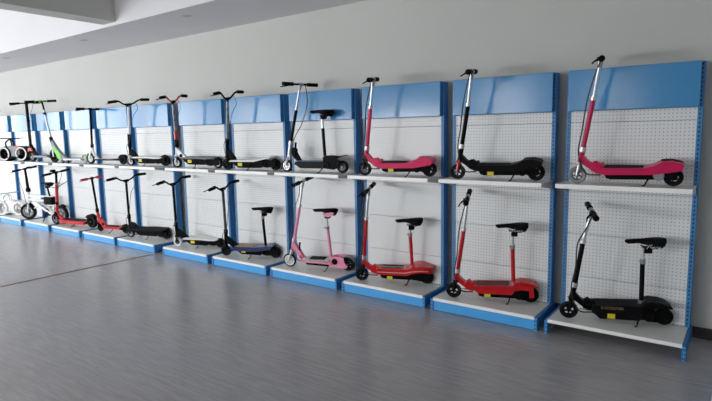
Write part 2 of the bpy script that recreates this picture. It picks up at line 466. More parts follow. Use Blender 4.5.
def kickstand(root, x, z, m=BLACK, lean=6):
    yy = -.105; zz = -yy*math.tan(R(lean))+.001
    MB().tube([(x, -.045, z), (x+.006, -.06, z-.008), (x-.008, yy+.012, zz+.012), (x-.012, yy, zz+.005), (x-.026, yy-.004, zz+.004)], [.008, .006, .005, .005, .006], 7).build('kickstand', m, root)
def sticker(root, x0, x1, z0, z1, y, m=YELLOW, name='warning_sticker'):
    return MB().box(x0, x1, y-.0012, y, z0, z1).build(name, m, root, smooth=False)
def sunit(b, t):
    v = Vector((t[0]-b[0], t[1]-b[1])); return v/v.length
LEAN = 6
def root_for(kind, label, A, th, upper, lean=LEAN, group=None, cat='scooter'):
    return thing(kind, label, cat, (A[0], A[1], (HU if upper else HB)+.0015), (R(lean), 0, R(th)), group)

def fork_and_neck(t, rF, head, deckf, frame, fork=BLACK, w=.026):
    """two fork blades from the axle up to the crown, head tube, folding neck with round knuckle"""
    hx, hz = head
    f = MB()
    cz = min(hz-.05, 2*rF+.022); cx = hx*(cz-rF)/max(.01, hz-rF)
    for sy in (-1, 1):
        f.tube([(0, sy*w, rF), (cx*.6, sy*w, rF*1.7), (cx, sy*w*.7, cz)], [.010, .012, .012], 8)
    f.box(cx-.020, cx+.020, -w-.004, w+.004, cz-.012, cz+.012, .005)
    f.build('fork', fork, t)
    return cx, cz
def e_scooter(kind, label, A, th, upper, frame, wb=.62, rF=.064, rR=.067, head=(.036, .250), tubetop=(.085, .615), top=(.115, .850),
              half=.21, steer=0, lower=None, upper_tube=CHROME, rimF=BLACK, tyreF=RUBBER, fork=BLACK, seat=None, deck='flat', grip=BLACK,
              sadside=None, squig=False, stick=True, cable_side=-1, rimR=BLACK):
    t = root_for(kind, label, A, th, upper)
    lower = lower or frame
    add_wheel(t, 'front_wheel', 0, rF, .034, tyreF, rimF, 5)
    cx, cz = fork_and_neck(t, rF, head, None, frame, fork)
    ax = sunit(head, top)
    # head tube + diagonal neck down to the deck, knuckle plates
    n = MB()
    n.tube([(cx, 0, cz), (head[0], 0, head[1]-.004)], .020, 12)
    pr = [(cx+.008, cz+.055), (cx+.020, cz+.062), (.080, .165), (.125, .140), (.178, .128), (.180, .085), (.135, .078), (.092, .105), (cx+.018, cz-.002)]
    n.prism(pr, -.022, .022, .004)
    n.build('folding_neck', frame, t)
    k = MB().lathe_y(.128, .124, [(.034, -.030), (.038, -.026), (.038, .026), (.034, .030)], 20)
    k.prism([(.095, .095), (.105, .150), (.125, .168), (.150, .152), (.172, .158), (.185, .132), (.180, .088)], -.027, .027, .003)
    k.tube([(.125, -.03, .122), (.125, -.036, .122)], .009, 10)
    k.tube([(.10, -.024, .150), (.118, -.026, .168), (.14, -.026, .163)], .006, 6)
    k.build('folding_knuckle', frame if deck != 'flatblack' else BLACK, t)
    # steering tube
    st = MB().tube([(head[0]-ax[0]*.0, 0, head[1]), (tubetop[0], 0, tubetop[1])], .0175, 12).build('steering_tube', lower, t)
    for (p, r_, l, nm) in ((head, .0225, .022, 'head_clamp'), (tubetop, .021, .016, 'quick_clamp')):
        cl = MB().tube([(p[0]-ax[0]*l, 0, p[1]-ax[1]*l), (p[0]+ax[0]*l*.6, 0, p[1]+ax[1]*l*.6)], r_, 12)
        if nm == 'quick_clamp': cl.tube([(tubetop[0], 0, tubetop[1]), (tubetop[0]-.03, -.012, tubetop[1]+.012)], .005, 6)
        cl.build(nm, CHROME, t)
    MB().tube([(tubetop[0], 0, tubetop[1]), (top[0], 0, top[1])], .0125, 12).build('height_tube', upper_tube, t)
    hb, P = add_bar(t, top, ax, half, steer, .03, False, BLACK, grip, True, STEEL, False)
    q = P(-.4, .03)
    add_cable(t, [q, (top[0]-.035, q.y*.5, top[1]-.10), (tubetop[0]-.040, -.02, tubetop[1]-.02), (head[0]-.004, -.026, head[1]+.14), (head[0]-.026, -.032, head[1]-.03), (.06, -.034, .085), (.16, -.03, .07)], .0055)
    # deck
    if deck == 'swoop':       # moulded body that sweeps up over the rear wheel
        body = [(.15, .085), (.155, .122), (.20, .126), (.43, .130), (.49, .146), (.545, .176), (.60, .180), (.655, .166), (.672, .150), (.662, .118), (.60, .104), (.55, .096), (.50, .086), (.19, .078)]
        bo = MB().prism(body, -.068, .068, .010).build('deck_body', frame, t)
        MB().box(.18, .43, -.052, .052, .127, .132, .002).build('grip_mat', GRIPTAPE, bo, smooth=False)
        MB().prism([(.53, .178), (.56, .184), (.61, .182), (.66, .166), (.61, .176), (.56, .178)], -.03, .03, .001).build('fender_stripe', GRIPTAPE if frame is CRIM else frame, bo)
        MB().prism([(.185, .080), (.20, .052), (.23, .044), (.50, .050), (.52, .088)], -.055, .055, .006).build('battery_box', BLACK, t)
        mo = MB().lathe_y(.525, .078, [(.030, -.064), (.034, -.058), (.034, .02)], 20).build('motor', GREYP if frame is CRIM else BLACK, t)
        MB().prism([(.54, .06), (.56, .10), (wb+.03, .105), (wb+.02, .05), (.58, .045)], -.052, -.040, .003).build('chain_cover', BLACK, t)
    elif deck == 'broad':     # flat board that widens into a rounded tail
        mb = MB(); pts = [(.150, .055), (.165, .068), (.44, .070), (.47, .078), (.50, .091), (.56, .098), (.61, .097), (.645, .087), (.668, .070), (.682, .046), (.688, .018)]
        top_ = lambda x: .150+.045*max(0, min(1, (x-.44)/.09))-.018*max(0, (x-.60)/.09)
        ring = [(x, -y) for x, y in pts]+[(x, y) for x, y in pts[::-1]]
        a = [mb.bm.verts.new((x, y, top_(x))) for x, y in ring]; b = [mb.bm.verts.new((x, y*.93, top_(x)-.062 if x < .56 else top_(x)-.062)) for x, y in ring]
        nn = len(ring)
        for i in range(len(pts)-1):
            mb.bm.faces.new((a[i], a[i+1], a[nn-2-i], a[nn-1-i])); mb.bm.faces.new((b[i], b[i+1], b[nn-2-i], b[nn-1-i]))
        for i in range(nn): mb.bm.faces.new((a[i], b[i], b[(i+1) % nn], a[(i+1) % nn]))
        bo = mb.build('deck_body', frame, t)
        MB().tube([(.17, -.071, .118), (.42, -.0725, .118), (.50, -.093, .142), (.58, -.098, .152), (.645, -.090, .148)], .0022, 5).build('pinstripe', WLETTER, bo)
        MB().prism([(.20, .1505), (.205, .153), (.395, .153), (.40, .1505)], -.042, .042, .001).build('deck_badge', BLACK, bo)
        text_mesh('deck_lettering', 'SCOOTER', .05, WLETTER, bo, (.205, -.030, .1535), (0, 0, 0))
        MB().prism([(.185, .090), (.20, .058), (.235, .050), (.56, .048), (.60, .075), (.60, .118)], -.058, .058, .006).build('battery_box', BLACK, t)
        MB().prism([(.52, .05), (.55, .10), (wb+.03, .112), (wb+.03, .05), (.58, .035)], -.054, -.040, .003).build('chain_cover', BLACK, t)
    else:                     # 'flat': tray deck with a raised plate over the rear wheel
        drop = .04 if deck == 'flatblack' else .075
        body = [(.15, .085), (.158, .138), (.20, .142), (.46, .153), (.485, .158), (.49, .10), (.47, drop+.004), (.205, drop), (.175, drop+.03)]
        bo = MB().prism(body, -.068, .068, .006).build('deck_body', frame, t)
        MB().prism([(.185, .1385), (.185, .1425), (.45, .1545), (.45, .150)], -.056, .056).build('grip_mat', GRIPTAPE if frame is PAINTBLK else mat('dark_red_mat', '#5e1519', .7), bo, smooth=False)
        if deck == 'flatblack':
            text_mesh('deck_lettering', 'E-SCOOTER', .028, LETTER, bo, (.21, -.0690, .118), (R(90), 0, 0))
        pl = [(.472, .150), (.50, .178), (.54, .190), (.60, .184), (.655, .166), (.675, .150), (.668, .142), (.60, .166), (.53, .168), (.49, .140)]
        pw = .062 if deck == 'flatblack' else .05
        if deck == 'flatblack':
            MB().prism([(.468, .15), (.50, .176), (.60, .178), (.665, .156), (.668, .142), (.580, .140), (.555, .12), (.50, .045), (.468, .045)], -.054, .054, .006).build('motor_shroud', BLACK, t)
        MB().prism(pl, -pw, pw, .004).build('rear_plate', frame, t)
        if deck != 'flatblack':
            fk = MB()
            for sy in (-1, 1):
                fk.prism([(.46, .142), (.50, .172), (.60, .160), (.640, .158), (.648, .060), (.612, .055), (.608, .118), (.54, .120), (.47, .095)], sy*.050-.004, sy*.050+.004, .002)
            fk.build('rear_fork', frame, t)
            MB().prism([(.20, .080), (.21, .050), (.24, .044), (.50, .046), (.52, .085)], -.056, .056, .005).build('battery_box', BLACK, t)
        mo = MB().lathe_y(.53, .072, [(.030, -.066), (.036, -.058), (.036, .045)], 20).build('motor', BLACK, t)
        MB().prism([(.50, .045), (.50, .105), (.56, .118), (wb+.03, .108), (wb+.03, .035), (.56, .030)], -.046, -.036, .003).build('chain_cover', BLACK, t)
    add_wheel(t, 'rear_wheel', wb, rR, .040, RUBBER, rimR, 5)
    if stick:
        sy = -.0692 if deck == 'flatblack' else (-.0592 if deck == 'broad' else -.0568)
        sticker(t, .255, .305, .048, .085 if deck == 'flatblack' else .076, sy-(.0 if deck != 'swoop' else 0))
    kickstand(t, .455, .06)
    if seat:
        nose, tail, zs = seat
        sp = MB().tube([(.485, 0, .150), (.472, 0, .475)], .0165, 12).build('seat_post', frame, t)
        MB().tube([(.473, 0, .468), (.471, 0, zs-.055)], .0115, 12).build('inner_post', CHROME, sp)
        MB().tube([(.4735, 0, .455), (.472, 0, .485)], .0205, 12).tube([(.472, 0, .47), (.445, -.02, .478)], .005, 6).build('seat_clamp', STEEL, sp)
        MB().tube([(.485, 0, .150), (.484, 0, .178)], .024, 12).build('post_collar', STEEL, sp)
        add_saddle(t, nose, tail, zs, zs+.018, BLACK, sadside, squig)
    return t

def city_scooter(kind, label, A, th, upper, wb, rF, rR, head, top, bar, deck, frame=BLACK, stem=None, stemtop=None, rimF=BLACK, rimR=BLACK, fork=BLACK,
                 tyreF=RUBBER, lean=LEAN, seat=None, neck=None, stick=True, fender=None, stem_r=.0165, wF=.034, wR=.04, bartube=None, grip=BLACK):
    """single tube scooter; bar=(half,steer,rise,horn)"""
    t = root_for(kind, label, A, th, upper, lean)
    stem = stem or frame; neckm = neck or frame
    add_wheel(t, 'front_wheel', 0, rF, wF, tyreF, rimF, 6)
    cx, cz = fork_and_neck(t, rF, head, None, frame, fork, wF/2+.009)
    ax = sunit(head, top)
    dz = deck['z']; x0 = deck.get('x0', .14); x1 = deck.get('x1', wb-.10); th_ = deck.get('t', .03); w = deck.get('w', .062)
    n = MB().tube([(cx, 0, cz), (head[0], 0, head[1])], .021, 12)
    n.prism([(cx+.006, cz+.085), (cx+.020, cz+.09), (.085, dz+.075), (x0+.05, dz), (x0+.05, dz-th_), (x0-.01, dz-th_), (cx+.018, cz+.015)], -.018, .018, .004)
    n.build('folding_neck', neckm, t)
    k = MB().lathe_y(.09, dz+.025, [(.021, -.026), (.023, -.022), (.023, .022), (.021, .026)], 16)
    k.tube([(head[0], -.022, head[1]-.02), (head[0]+.03, -.03, head[1]+.02)], .006, 6)
    k.tube([(head[0]-ax[0]*.02, 0, head[1]-ax[1]*.02), (head[0]+ax[0]*.03, 0, head[1]+ax[1]*.03)], .024, 12)
    k.build('folding_latch', BLACK, t)
    mid = (head[0]*.35+top[0]*.65, head[1]*.35+top[1]*.65)
    if stemtop:
        MB().tube([(head[0], 0, head[1]), (mid[0], 0, mid[1])], stem_r, 12).build('steering_tube', stem, t)
        MB().tube([(mid[0], 0, mid[1]), (top[0], 0, top[1])], stem_r*.8, 12).build('height_tube', stemtop, t)
        MB().tube([(mid[0]-ax[0]*.014, 0, mid[1]-ax[1]*.014), (mid[0]+ax[0]*.01, 0, mid[1]+ax[1]*.01)], stem_r*1.25, 12).build('quick_clamp', STEEL, t)
    else:
        MB().tube([(head[0], 0, head[1]), (top[0], 0, top[1])], stem_r, 12).build('steering_tube', stem, t)
    half, steer, rise, horn = bar
    hb, P = add_bar(t, top, ax, half, steer, rise, horn, bartube or BLACK, grip, True, BLACK, False, .02 if horn else 0)
    q = P(.35, rise*.6)
    if deck.get('cable', True):
        add_cable(t, [q, (q.x+.05, q.y*.7, top[1]-.06), (mid[0]+.055, .01, mid[1]), (head[0]+.03, -.02, head[1]+.06), (head[0]-.03, -.034, head[1]-.04), (.03, -.036, rF+.01)], .0035)
    # deck
    style = deck['style']
    if style == 'thin':
        bo = MB().prism([(x0, dz-.004), (x0+.02, dz), (x1, dz), (x1+.02, dz-.006), (x1, dz-th_), (x0+.02, dz-th_)], -w, w, .004).build('deck', deck.get('m', frame), t)
        MB().box(x0+.05, x1-.03, -w*.82, w*.82, dz, dz+.003, .001).build('grip_mat', deck.get('top', GRIPTAPE), bo, smooth=False)
        arm = MB()
        for sy in (-1, 1): arm.prism([(x1-.03, dz-.004), (x1-.03, dz-th_), (wb-.01, rR-.012), (wb+.012, rR), (wb, rR+.012)], sy*(wR/2+.007)-.003, sy*(wR/2+.007)+.003, .001)
        arm.build('rear_fork', deck.get('arm', frame), t)
    else:
        # motor scooter: board over a battery tray, motor block in front of the rear wheel
        tip = deck.get('tip', .035)
        board = [(x0-.01, dz-.008), (x0, dz+.006), (x1-.10, dz+.010), (x1, dz+tip*.6), (x1+.09, dz+tip), (x1+.12, dz+tip-.006), (x1+.09, dz+tip-.014), (x1-.01, dz+tip*.6-.016), (x1-.10, dz-.008)]
        bo = MB().prism(board, -w-.008, w+.008, .004).build('deck_board', deck.get('top', GRIPTAPE), t)
        if deck.get('mat'): MB().box(x0+.03, x1-.12, -w+.006, w-.006, dz+.008, dz+.0125, .001).build('grip_mat', deck['mat'], bo, smooth=False)
        if deck.get('skirt'):
            MB().prism([(x0-.008, dz-.010), (x1-.10, dz-.010), (x1+.09, dz+tip-.016), (x1+.10, dz+tip-.04), (x1-.10, dz-.040), (x0+.02, dz-.040)], -w-.012, w+.012, .005).build('deck_skirt', deck['skirt'], t)
        MB().prism([(x0+.01, dz-.010), (x1-.10, dz-.010), (x1, dz+tip*.5-.018), (x1+.01, dz-.05), (x1-.03, max(.032, dz-.085)), (x0+.10, max(.032, dz-.08)), (x0+.05, dz-.045)], -w+.004, w-.004, .005).build('battery_box', BLACK, t)
        MB().prism([(x1-.02, .045), (x1-.02, dz-.02), (x1+.03, dz+tip*.5-.012), (wb+.03, rR+.045), (wb+.035, rR-.02), (x1+.04, .032)], -wR/2-.022, -wR/2-.008, .004).build('chain_cover', deck.get('cover', BLACK), t)
        MB().lathe_y(x1+.02, .075, [(.028, -.05), (.032, -.044), (.032, .044), (.028, .05)], 18).build('motor', BLACK, t)
        if stick:
            sticker(t, x0+.10, x0+.155, dz-.058, dz-.022, -w-.012 if False else -w+.0035)
    add_wheel(t, 'rear_wheel', wb, rR, wR, RUBBER, rimR, 6)
    if fender:
        f = MB(); a0, a1 = R(fender[1]), R(fender[2]); n_ = 9; rr = rR+.012
        o_ = [(wb+rr*math.cos(a0+(a1-a0)*i/n_), rR+rr*math.sin(a0+(a1-a0)*i/n_)) for i in range(n_+1)]
        i_ = [(wb+(rr-.005)*math.cos(a0+(a1-a0)*i/n_), rR+(rr-.005)*math.sin(a0+(a1-a0)*i/n_)) for i in range(n_+1)]
        f.prism(o_+i_[::-1], -wR/2-.006, wR/2+.006); f.build('rear_fender', fender[0], t)
    if lean: kickstand(t, x0+(x1-x0)*.62, dz-th_, BLACK, lean)
    if seat:
        nose, tail, zs, px = seat
        sp = MB().tube([(px+.008, 0, dz+.008), (px, 0, zs-.10)], .0155, 12).build('seat_post', BLACK, t)
        MB().tube([(px, 0, zs-.11), (px-.002, 0, zs-.055)], .011, 12).build('inner_post', CHROME, sp)
        MB().tube([(px, 0, zs-.125), (px, 0, zs-.095)], .020, 12).build('seat_clamp', STEEL, sp)
        add_saddle(t, nose, tail, zs, zs+.010, BLACK)
    return t

# ---- lower row, right to left
e_scooter('electric_scooter', 'black electric scooter with a black saddle and yellow sticker, standing on the rightmost base shelf', (-1.044, -.293), 20.9, False, PAINTBLK,
          wb=.636, rF=.066, rR=.062, head=(.034, .272), tubetop=(.076, .605), top=(.117, .800), half=.20, seat=(.350, .608, .628), deck='flatblack', squig=True)
e_scooter('electric_scooter', 'red electric scooter with script-marked black saddle, just left of the black seated one', (-1.982, -.304), 20.8, False, RED,
          head=(.034, .245), tubetop=(.086, .610), top=(.113, .850), half=.22, seat=(.338, .590, .655), squig=True)
e_scooter('electric_scooter', 'red electric scooter with broad rounded deck, white pinstripe and black saddle', (-2.950, -.298), 22.7, False, RED,
          head=(.030, .240), tubetop=(.066, .620), top=(.095, .866), half=.23, seat=(.340, .592, .612), deck='broad', rR=.064)

# light pink scooter with white spoked front wheel
def pink_scooter():
    t = root_for('electric_scooter', 'light pink electric scooter with white spoked front wheel and black and pink saddle', (-3.913, -.278), 16.6, False)
    wb, rF, rR = .664, .074, .075
    add_wheel(t, 'front_wheel', 0, rF, .03, RUBBER, WHITEP, 8, rimr=.78)
    head = (.072, .300); tt = (.167, .672); top = (.218, .905); ax = sunit((.03, .16), top)
    f = MB()
    for sy in (-1, 1): f.tube([(0, sy*.024, rF), (.02, sy*.024, .13), (.035, sy*.016, .175)], [.009, .012, .012], 8)
    f.box(.018, .055, -.028, .028, .165, .188, .005); f.build('fork', SILVER, t)
    n = MB().tube([(.038, 0, .18), (head[0], 0, head[1])], .019, 12)
    n.prism([(.060, .275), (.085, .272), (.115, .215), (.150, .165), (.172, .118), (.155, .098), (.118, .130), (.085, .185), (.050, .215)], -.024, -.016, .002)
    n.prism([(.060, .275), (.085, .272), (.115, .215), (.150, .165), (.172, .118), (.155, .098), (.118, .130), (.085, .185), (.050, .215)], .016, .024, .002)
    n.build('folding_neck', LPINK, t)
    MB().tube([(.140, -.02, .195), (.142, -.03, .235), (.150, -.03, .285)], [.008, .009, .011], 8).build('folding_lever', BLACK, t)
    MB().tube([(head[0], 0, head[1]), (tt[0], 0, tt[1])], .0165, 12).build('steering_tube', LPINK, t)
    MB().tube([(head[0]-.006, 0, head[1]-.02), (head[0]+.006, 0, head[1]+.02)], .023, 12).build('head_clamp', CHROME, t)
    MB().tube([(tt[0]-.003, 0, tt[1]-.012), (tt[0]+.003, 0, tt[1]+.012)], .020, 12).build('quick_clamp', CHROME, t)
    MB().tube([(tt[0], 0, tt[1]), (top[0], 0, top[1])], .0115, 12).build('height_tube', CHROME, t)
    hb, P = add_bar(t, top, sunit(tt, top), .21, 0, .03, False, BLACK, BLACK, True, SILVER)
    q = P(-.4, .03)
    add_cable(t, [q, (q.x-.03, -.05, .80), (.12, -.03, .65), (.06, -.03, .40), (.035, -.03, .26), (.12, -.04, .10), (.22, -.03, .08)])
    # bent frame tube + silver deck
    fr = MB()
    for sy in (-1, 1): fr.tube(spline([(.13, sy*.035, .135), (.155, sy*.045, .105), (.20, sy*.05, .088), (.35, sy*.05, .086), (.50, sy*.05, .082)], 4), .013, 8)
    fr.build('frame_tubes', LPINK, t)
    d = MB().prism([(.19, .100), (.195, .112), (.48, .120), (.485, .104)], -.06, .06, .003).build('deck', SILVER, t)
    MB().box(.25, .42, -.045, .045, .117, .1225, .001).build('grip_mat', GRIPTAPE, d, smooth=False)
    MB().prism([(.20, .078), (.215, .052), (.46, .046), (.475, .078)], -.045, .045, .006).build('battery_box', BLACK, t)
    rp = MB()
    for sy in (-1, 1): rp.prism([(.465, .060), (.470, .120), (.50, .150), (.545, .158), (.60, .158), (.635, .145), (.640, .100), (.672, .060), (.660, .040), (.60, .040), (.52, .045)], sy*.042-.004, sy*.042+.004, .002)
    rp.build('rear_bracket', LPINK, t)
    MB().lathe_y(.535, .105, [(.030, -.052), (.033, -.047), (.033, .03)], 20).build('motor', BLACK, t)
    n_ = 9; a0, a1 = R(20), R(150); rr = rR+.014
    o_ = [(wb+rr*math.cos(a0+(a1-a0)*i/n_), rR+rr*math.sin(a0+(a1-a0)*i/n_)) for i in range(n_+1)]
    i_ = [(wb+(rr-.004)*math.cos(a0+(a1-a0)*i/n_), rR+(rr-.004)*math.sin(a0+(a1-a0)*i/n_)) for i in range(n_+1)]
    MB().prism(o_+i_[::-1], -.03, .03).build('rear_fender', GREYP, t)
    add_wheel(t, 'rear_wheel', wb, rR, .036, RUBBER, BLACK, 6)
    kickstand(t, .46, .06)
    sp = MB().tube([(.480, 0, .130), (.463, 0, .455)], .0165, 12).build('seat_post', LPINK, t)
    MB().tube([(.463, 0, .45), (.459, 0, .585)], .0115, 12).build('inner_post', CHROME, sp)
    MB().tube([(.4635, 0, .435), (.4625, 0, .465)], .0205, 12).tube([(.463, 0, .45), (.43, -.02, .455)], .006, 6).build('seat_clamp', STEEL, sp)
    add_saddle(t, .318, .582, .645, .655, BLACK, LPINK)
pink_scooter()

D5 = dict(style='motor', z=.128, x0=.13, x1=.50, w=.070, top=NAVY, skirt=NAVY, tip=.03, mat=TAN)
city_scooter('electric_scooter', 'navy skirted electric scooter with patterned tan deck, black saddle and dark curved handlebar', (-4.920, -.299), 21, False, .628, .064, .068,
             (.020, .290), (.036, .800), (.27, 8, .05, True), D5, stem=mat('speckled_black_tube', '#2a2c22', .4, vary=.9, scale=40), seat=(.382, .636, .588, .506), fork=BLACK)
D6 = dict(style='motor', z=.118, x0=.12, x1=.47, w=.062, top=WHITEP, tip=.0)
city_scooter('electric_scooter', 'black electric scooter with long white deck, white front tyre and curved handlebar', (-5.898, -.270), 22.7, False, .604, .058, .062,
             (.002, .285), (.028, .812), (.27, 15, .06, True), D6, tyreF=WHITEP, rimF=DGREY, fork=PAINTBLK)
D7 = dict(style='motor', z=.138, x0=.10, x1=.50, w=.075, top=GRIPTAPE, tip=.012, skirt=BLACK)
city_scooter('electric_scooter', 'all black lower-row scooter with thick black deck, standing right of the small red-decked one', (-6.985, -.270), 19, False, .590, .058, .070,
             (.006, .300), (.045, .815), (.27, 25, .06, True), D7, rimF=SILVER, rimR=BLACK, fork=PAINTBLK, stick=False, neck=PAINTBLK)
D8 = dict(style='thin', z=.095, x0=.10, x1=.44, t=.035, w=.05, m=RED, arm=BLACK, cable=False)
city_scooter('kick_scooter', 'small scooter with red deck, black stem and straight red-gripped handlebar', (-7.87, -.24), 12, False, .52, .055, .062,
             (-.005, .320), (-.005, .815), (.17, 5, .0, False), D8, stem=BLACK, neck=RED, grip=REDG, bartube=REDG, fender=(BLACK, 30, 140), fork=BLACK)
# red commuter scooter
D9 = dict(style='thin', z=.105, x0=.16, x1=.78, t=.05, w=.075, m=RED, arm=BLACK, cable=True)
city_scooter('electric_scooter', 'red commuter scooter with red stem, long low red deck and black tyres', (-9.162, -.290), 9, False, .90, .092, .105,
             (.105, .360), (.225, .870), (.27, -15, .0, False), D9, frame=RED, stem=RED, stemtop=BLACK, rimF=GREYP, stem_r=.024, wF=.05, wR=.06, fork=BLACK, fender=(BLACK, 25, 150))

d9 = [o for o in COL.objects if o.get('label', '').startswith('red commuter')][0]
MB().box(-.035, .035, -.03, .03, -.018, .022, .008).xform(Matrix.Translation((.225, -.05, .90))).build('display', BLACK, d9)
add_cable(d9, [(.21, -.20, .86), (.19, -.17, .70), (.20, -.04, .63), (.23, .05, .66), (.28, .17, .74), (.24, .20, .86)], .005)
# white framed folding electric bike
def e_bike():
    t = root_for('electric_bike', 'white framed folding electric bike with big black tyres and black saddle', (-10.177, -.29), 12, False, 4, cat='bicycle')
    wb, r = .865, .140
    for nm, s in (('front_wheel', 0), ('rear_wheel', wb)):
        add_wheel(t, nm, s, r, .055, RUBBER, GREYP, 5, rimr=.66)
    f = MB()
    for sy in (-1, 1): f.tube([(0, sy*.042, r), (.03, sy*.042, .24), (.045, sy*.03, .315)], [.013, .015, .015], 8)
    f.box(.02, .07, -.045, .045, .305, .33, .006); f.build('fork', WHITEP, t)
    MB().tube([(.046, 0, .32), (.078, 0, .50)], .026, 12).build('head_tube', WHITEP, t)
    MB().box(.05, .11, -.03, .03, .49, .56, .01).tube([(.08, 0, .52), (.084, 0, .70), (.085, 0, .885)], [.026, .022, .017], 12).build('folding_stem', BLACK, t)
    hb, P = add_bar(t, (.085, .885), (0, 1), .32, -25, .01, False, BLACK, BLACK, True, BLACK, True)
    for c_ in t.children:
        if c_.name.startswith(('front_wheel', 'fork')): c_.rotation_euler = (0, 0, R(25))
    fr = MB()
    fr.prism([(.07, .420), (.07, .450), (.66, .432), (.70, .420), (.66, .405)], -.018, .018, .004)
    fr.prism([(.08, .345), (.075, .375), (.50, .360), (.50, .335)], -.018, .018, .004)
    fr.build('frame_bars', WHITEP, t)
    lo = MB()
    for sy in (-1, 1): lo.prism([(.20, .330), (.27, .342), (.70, .130), (.86, .150), (.87, .125), (.68, .095)], sy*.042-.009, sy*.042+.009, .003)
    lo.prism([(.17, .20), (.20, .215), (.34, .27), (.30, .31)], -.016, .016, .003)
    lo.build('swing_arm', WHITEP, t)
    MB().box(.50, .70, -.045, .045, .29, .425, .012).build('battery_box', BLACK, t)
    for nm, s, a0, a1 in (('front_fender', 0, 10, 95), ('rear_fender', wb, 50, 150)):
        q = MB(); n_ = 9; rr = r+.018; a0, a1 = R(a0), R(a1)
        o_ = [(s+rr*math.cos(a0+(a1-a0)*i/n_), r+rr*math.sin(a0+(a1-a0)*i/n_)) for i in range(n_+1)]
        i_ = [(s+(rr-.005)*math.cos(a0+(a1-a0)*i/n_), r+(rr-.005)*math.sin(a0+(a1-a0)*i/n_)) for i in range(n_+1)]
        q.prism(o_+i_[::-1], -.033, .033); q.build(nm, BLACK, t)
    MB().tube([(.62, 0, .42), (.585, 0, .60)], .015, 12).build('seat_post', BLACK, t)
    add_saddle(t, .44, .71, .665, .672)
    MB().lathe_y(.55, .17, [(.06, -.05), (.06, -.045)], 20).tube([(.55, -.05, .17), (.62, -.055, .12)], .008, 6).tube([(.55, .05, .17), (.48, .055, .22)], .008, 6) \
        .box(.60, .66, -.10, -.05, .112, .126, .003).box(.44, .50, .05, .10, .214, .228, .003).build('crank_and_pedals', BLACK, t)
    MB().tube([(.50, -.03, .14), (.49, -.06, .07), (.49, -.10, .006)], .007, 7).build('kickstand', BLACK, t)
    add_cable(t, [P(-.4, .01), (.0, -.09, .84), (-.03, -.05, .66), (.02, -.045, .45), (.03, -.045, .30)])
e_bike()

# fat-wheeled ride-ons at the far end
def ride_on(label, loc, th, body, tyre, rim, accent, loop, inner):
    t = thing('ride_on_buggy', label, 'ride-on', loc, (0, 0, R(th)))
    r = .135
    for s in (-.185, .185):
        o = MB().lathe_y(s, r, [(r*.80, -.085), (r*.94, -.09), (r, -.06), (r, .06), (r*.94, .09), (r*.80, .085)], 32, close=True).build('wide_wheel', tyre, t)
        MB().lathe_y(s, r, [(r*.72, -.092), (r*.84, -.097), (r*.90, -.09), (r*.84, -.07), (r*.72, -.07)], 32, close=True).build('rim', rim, o)
        MB().lathe_y(s, r, [(r*.79, -.0), (r*.79, .08)], 28).lathe_y(s, r, [(.02, -.07), (.02, -.0)], 12).build('hub', inner, o)
    MB().prism([(-.14, .16), (-.13, .24), (-.06, .285), (.06, .27), (.13, .22), (.13, .13), (.08, .09), (-.08, .09)], -.065, .065, .018).build('body', body, t)
    MB().prism([(.02, .272), (.09, .275), (.20, .235), (.24, .255), (.19, .215), (.04, .245)], -.07, .07, .006).build('accent_fairing', accent, t)
    MB().tube(spline([(-.14, -.06, .25), (-.15, -.06, .33), (-.08, -.06, .385), (.0, -.06, .375), (.03, -.06, .27)], 5), .014, 8).build('grab_loop', loop, t)
    MB().tube([(-.08, 0, .27), (-.10, 0, .405)], .012, 8).tube([(-.10, -.24, .41), (-.10, .24, .41)], .010, 8).build('handlebar', loop, t)
    MB().box(-.15, .15, -.1, .1, .055, .075, .006).prism([(-.12, .07), (-.12, .095), (.12, .095), (.12, .07)], -.05, .05).build('footboard', inner, t)
    return t
ride_on('fat-wheeled black and grey ride-on with red fairing on the far left upper shelf', (-10.79, -.17, HU), 24, mat('ride_on_grey', '#6d7074', .35, vary=.08), RUBBER, WHITEP, RED, BLACK, BLACK)
ride_on('all white fat-wheeled ride-on on the far left base shelf beside the electric bike', (-11.05, -.20, HB), 24, WHITEP, WHITEP, WHITEP, mat('pale_pink_plastic', '#ecc9c9', .4), SILVER, mat('pale_grey_plastic', '#d9dadb', .4))

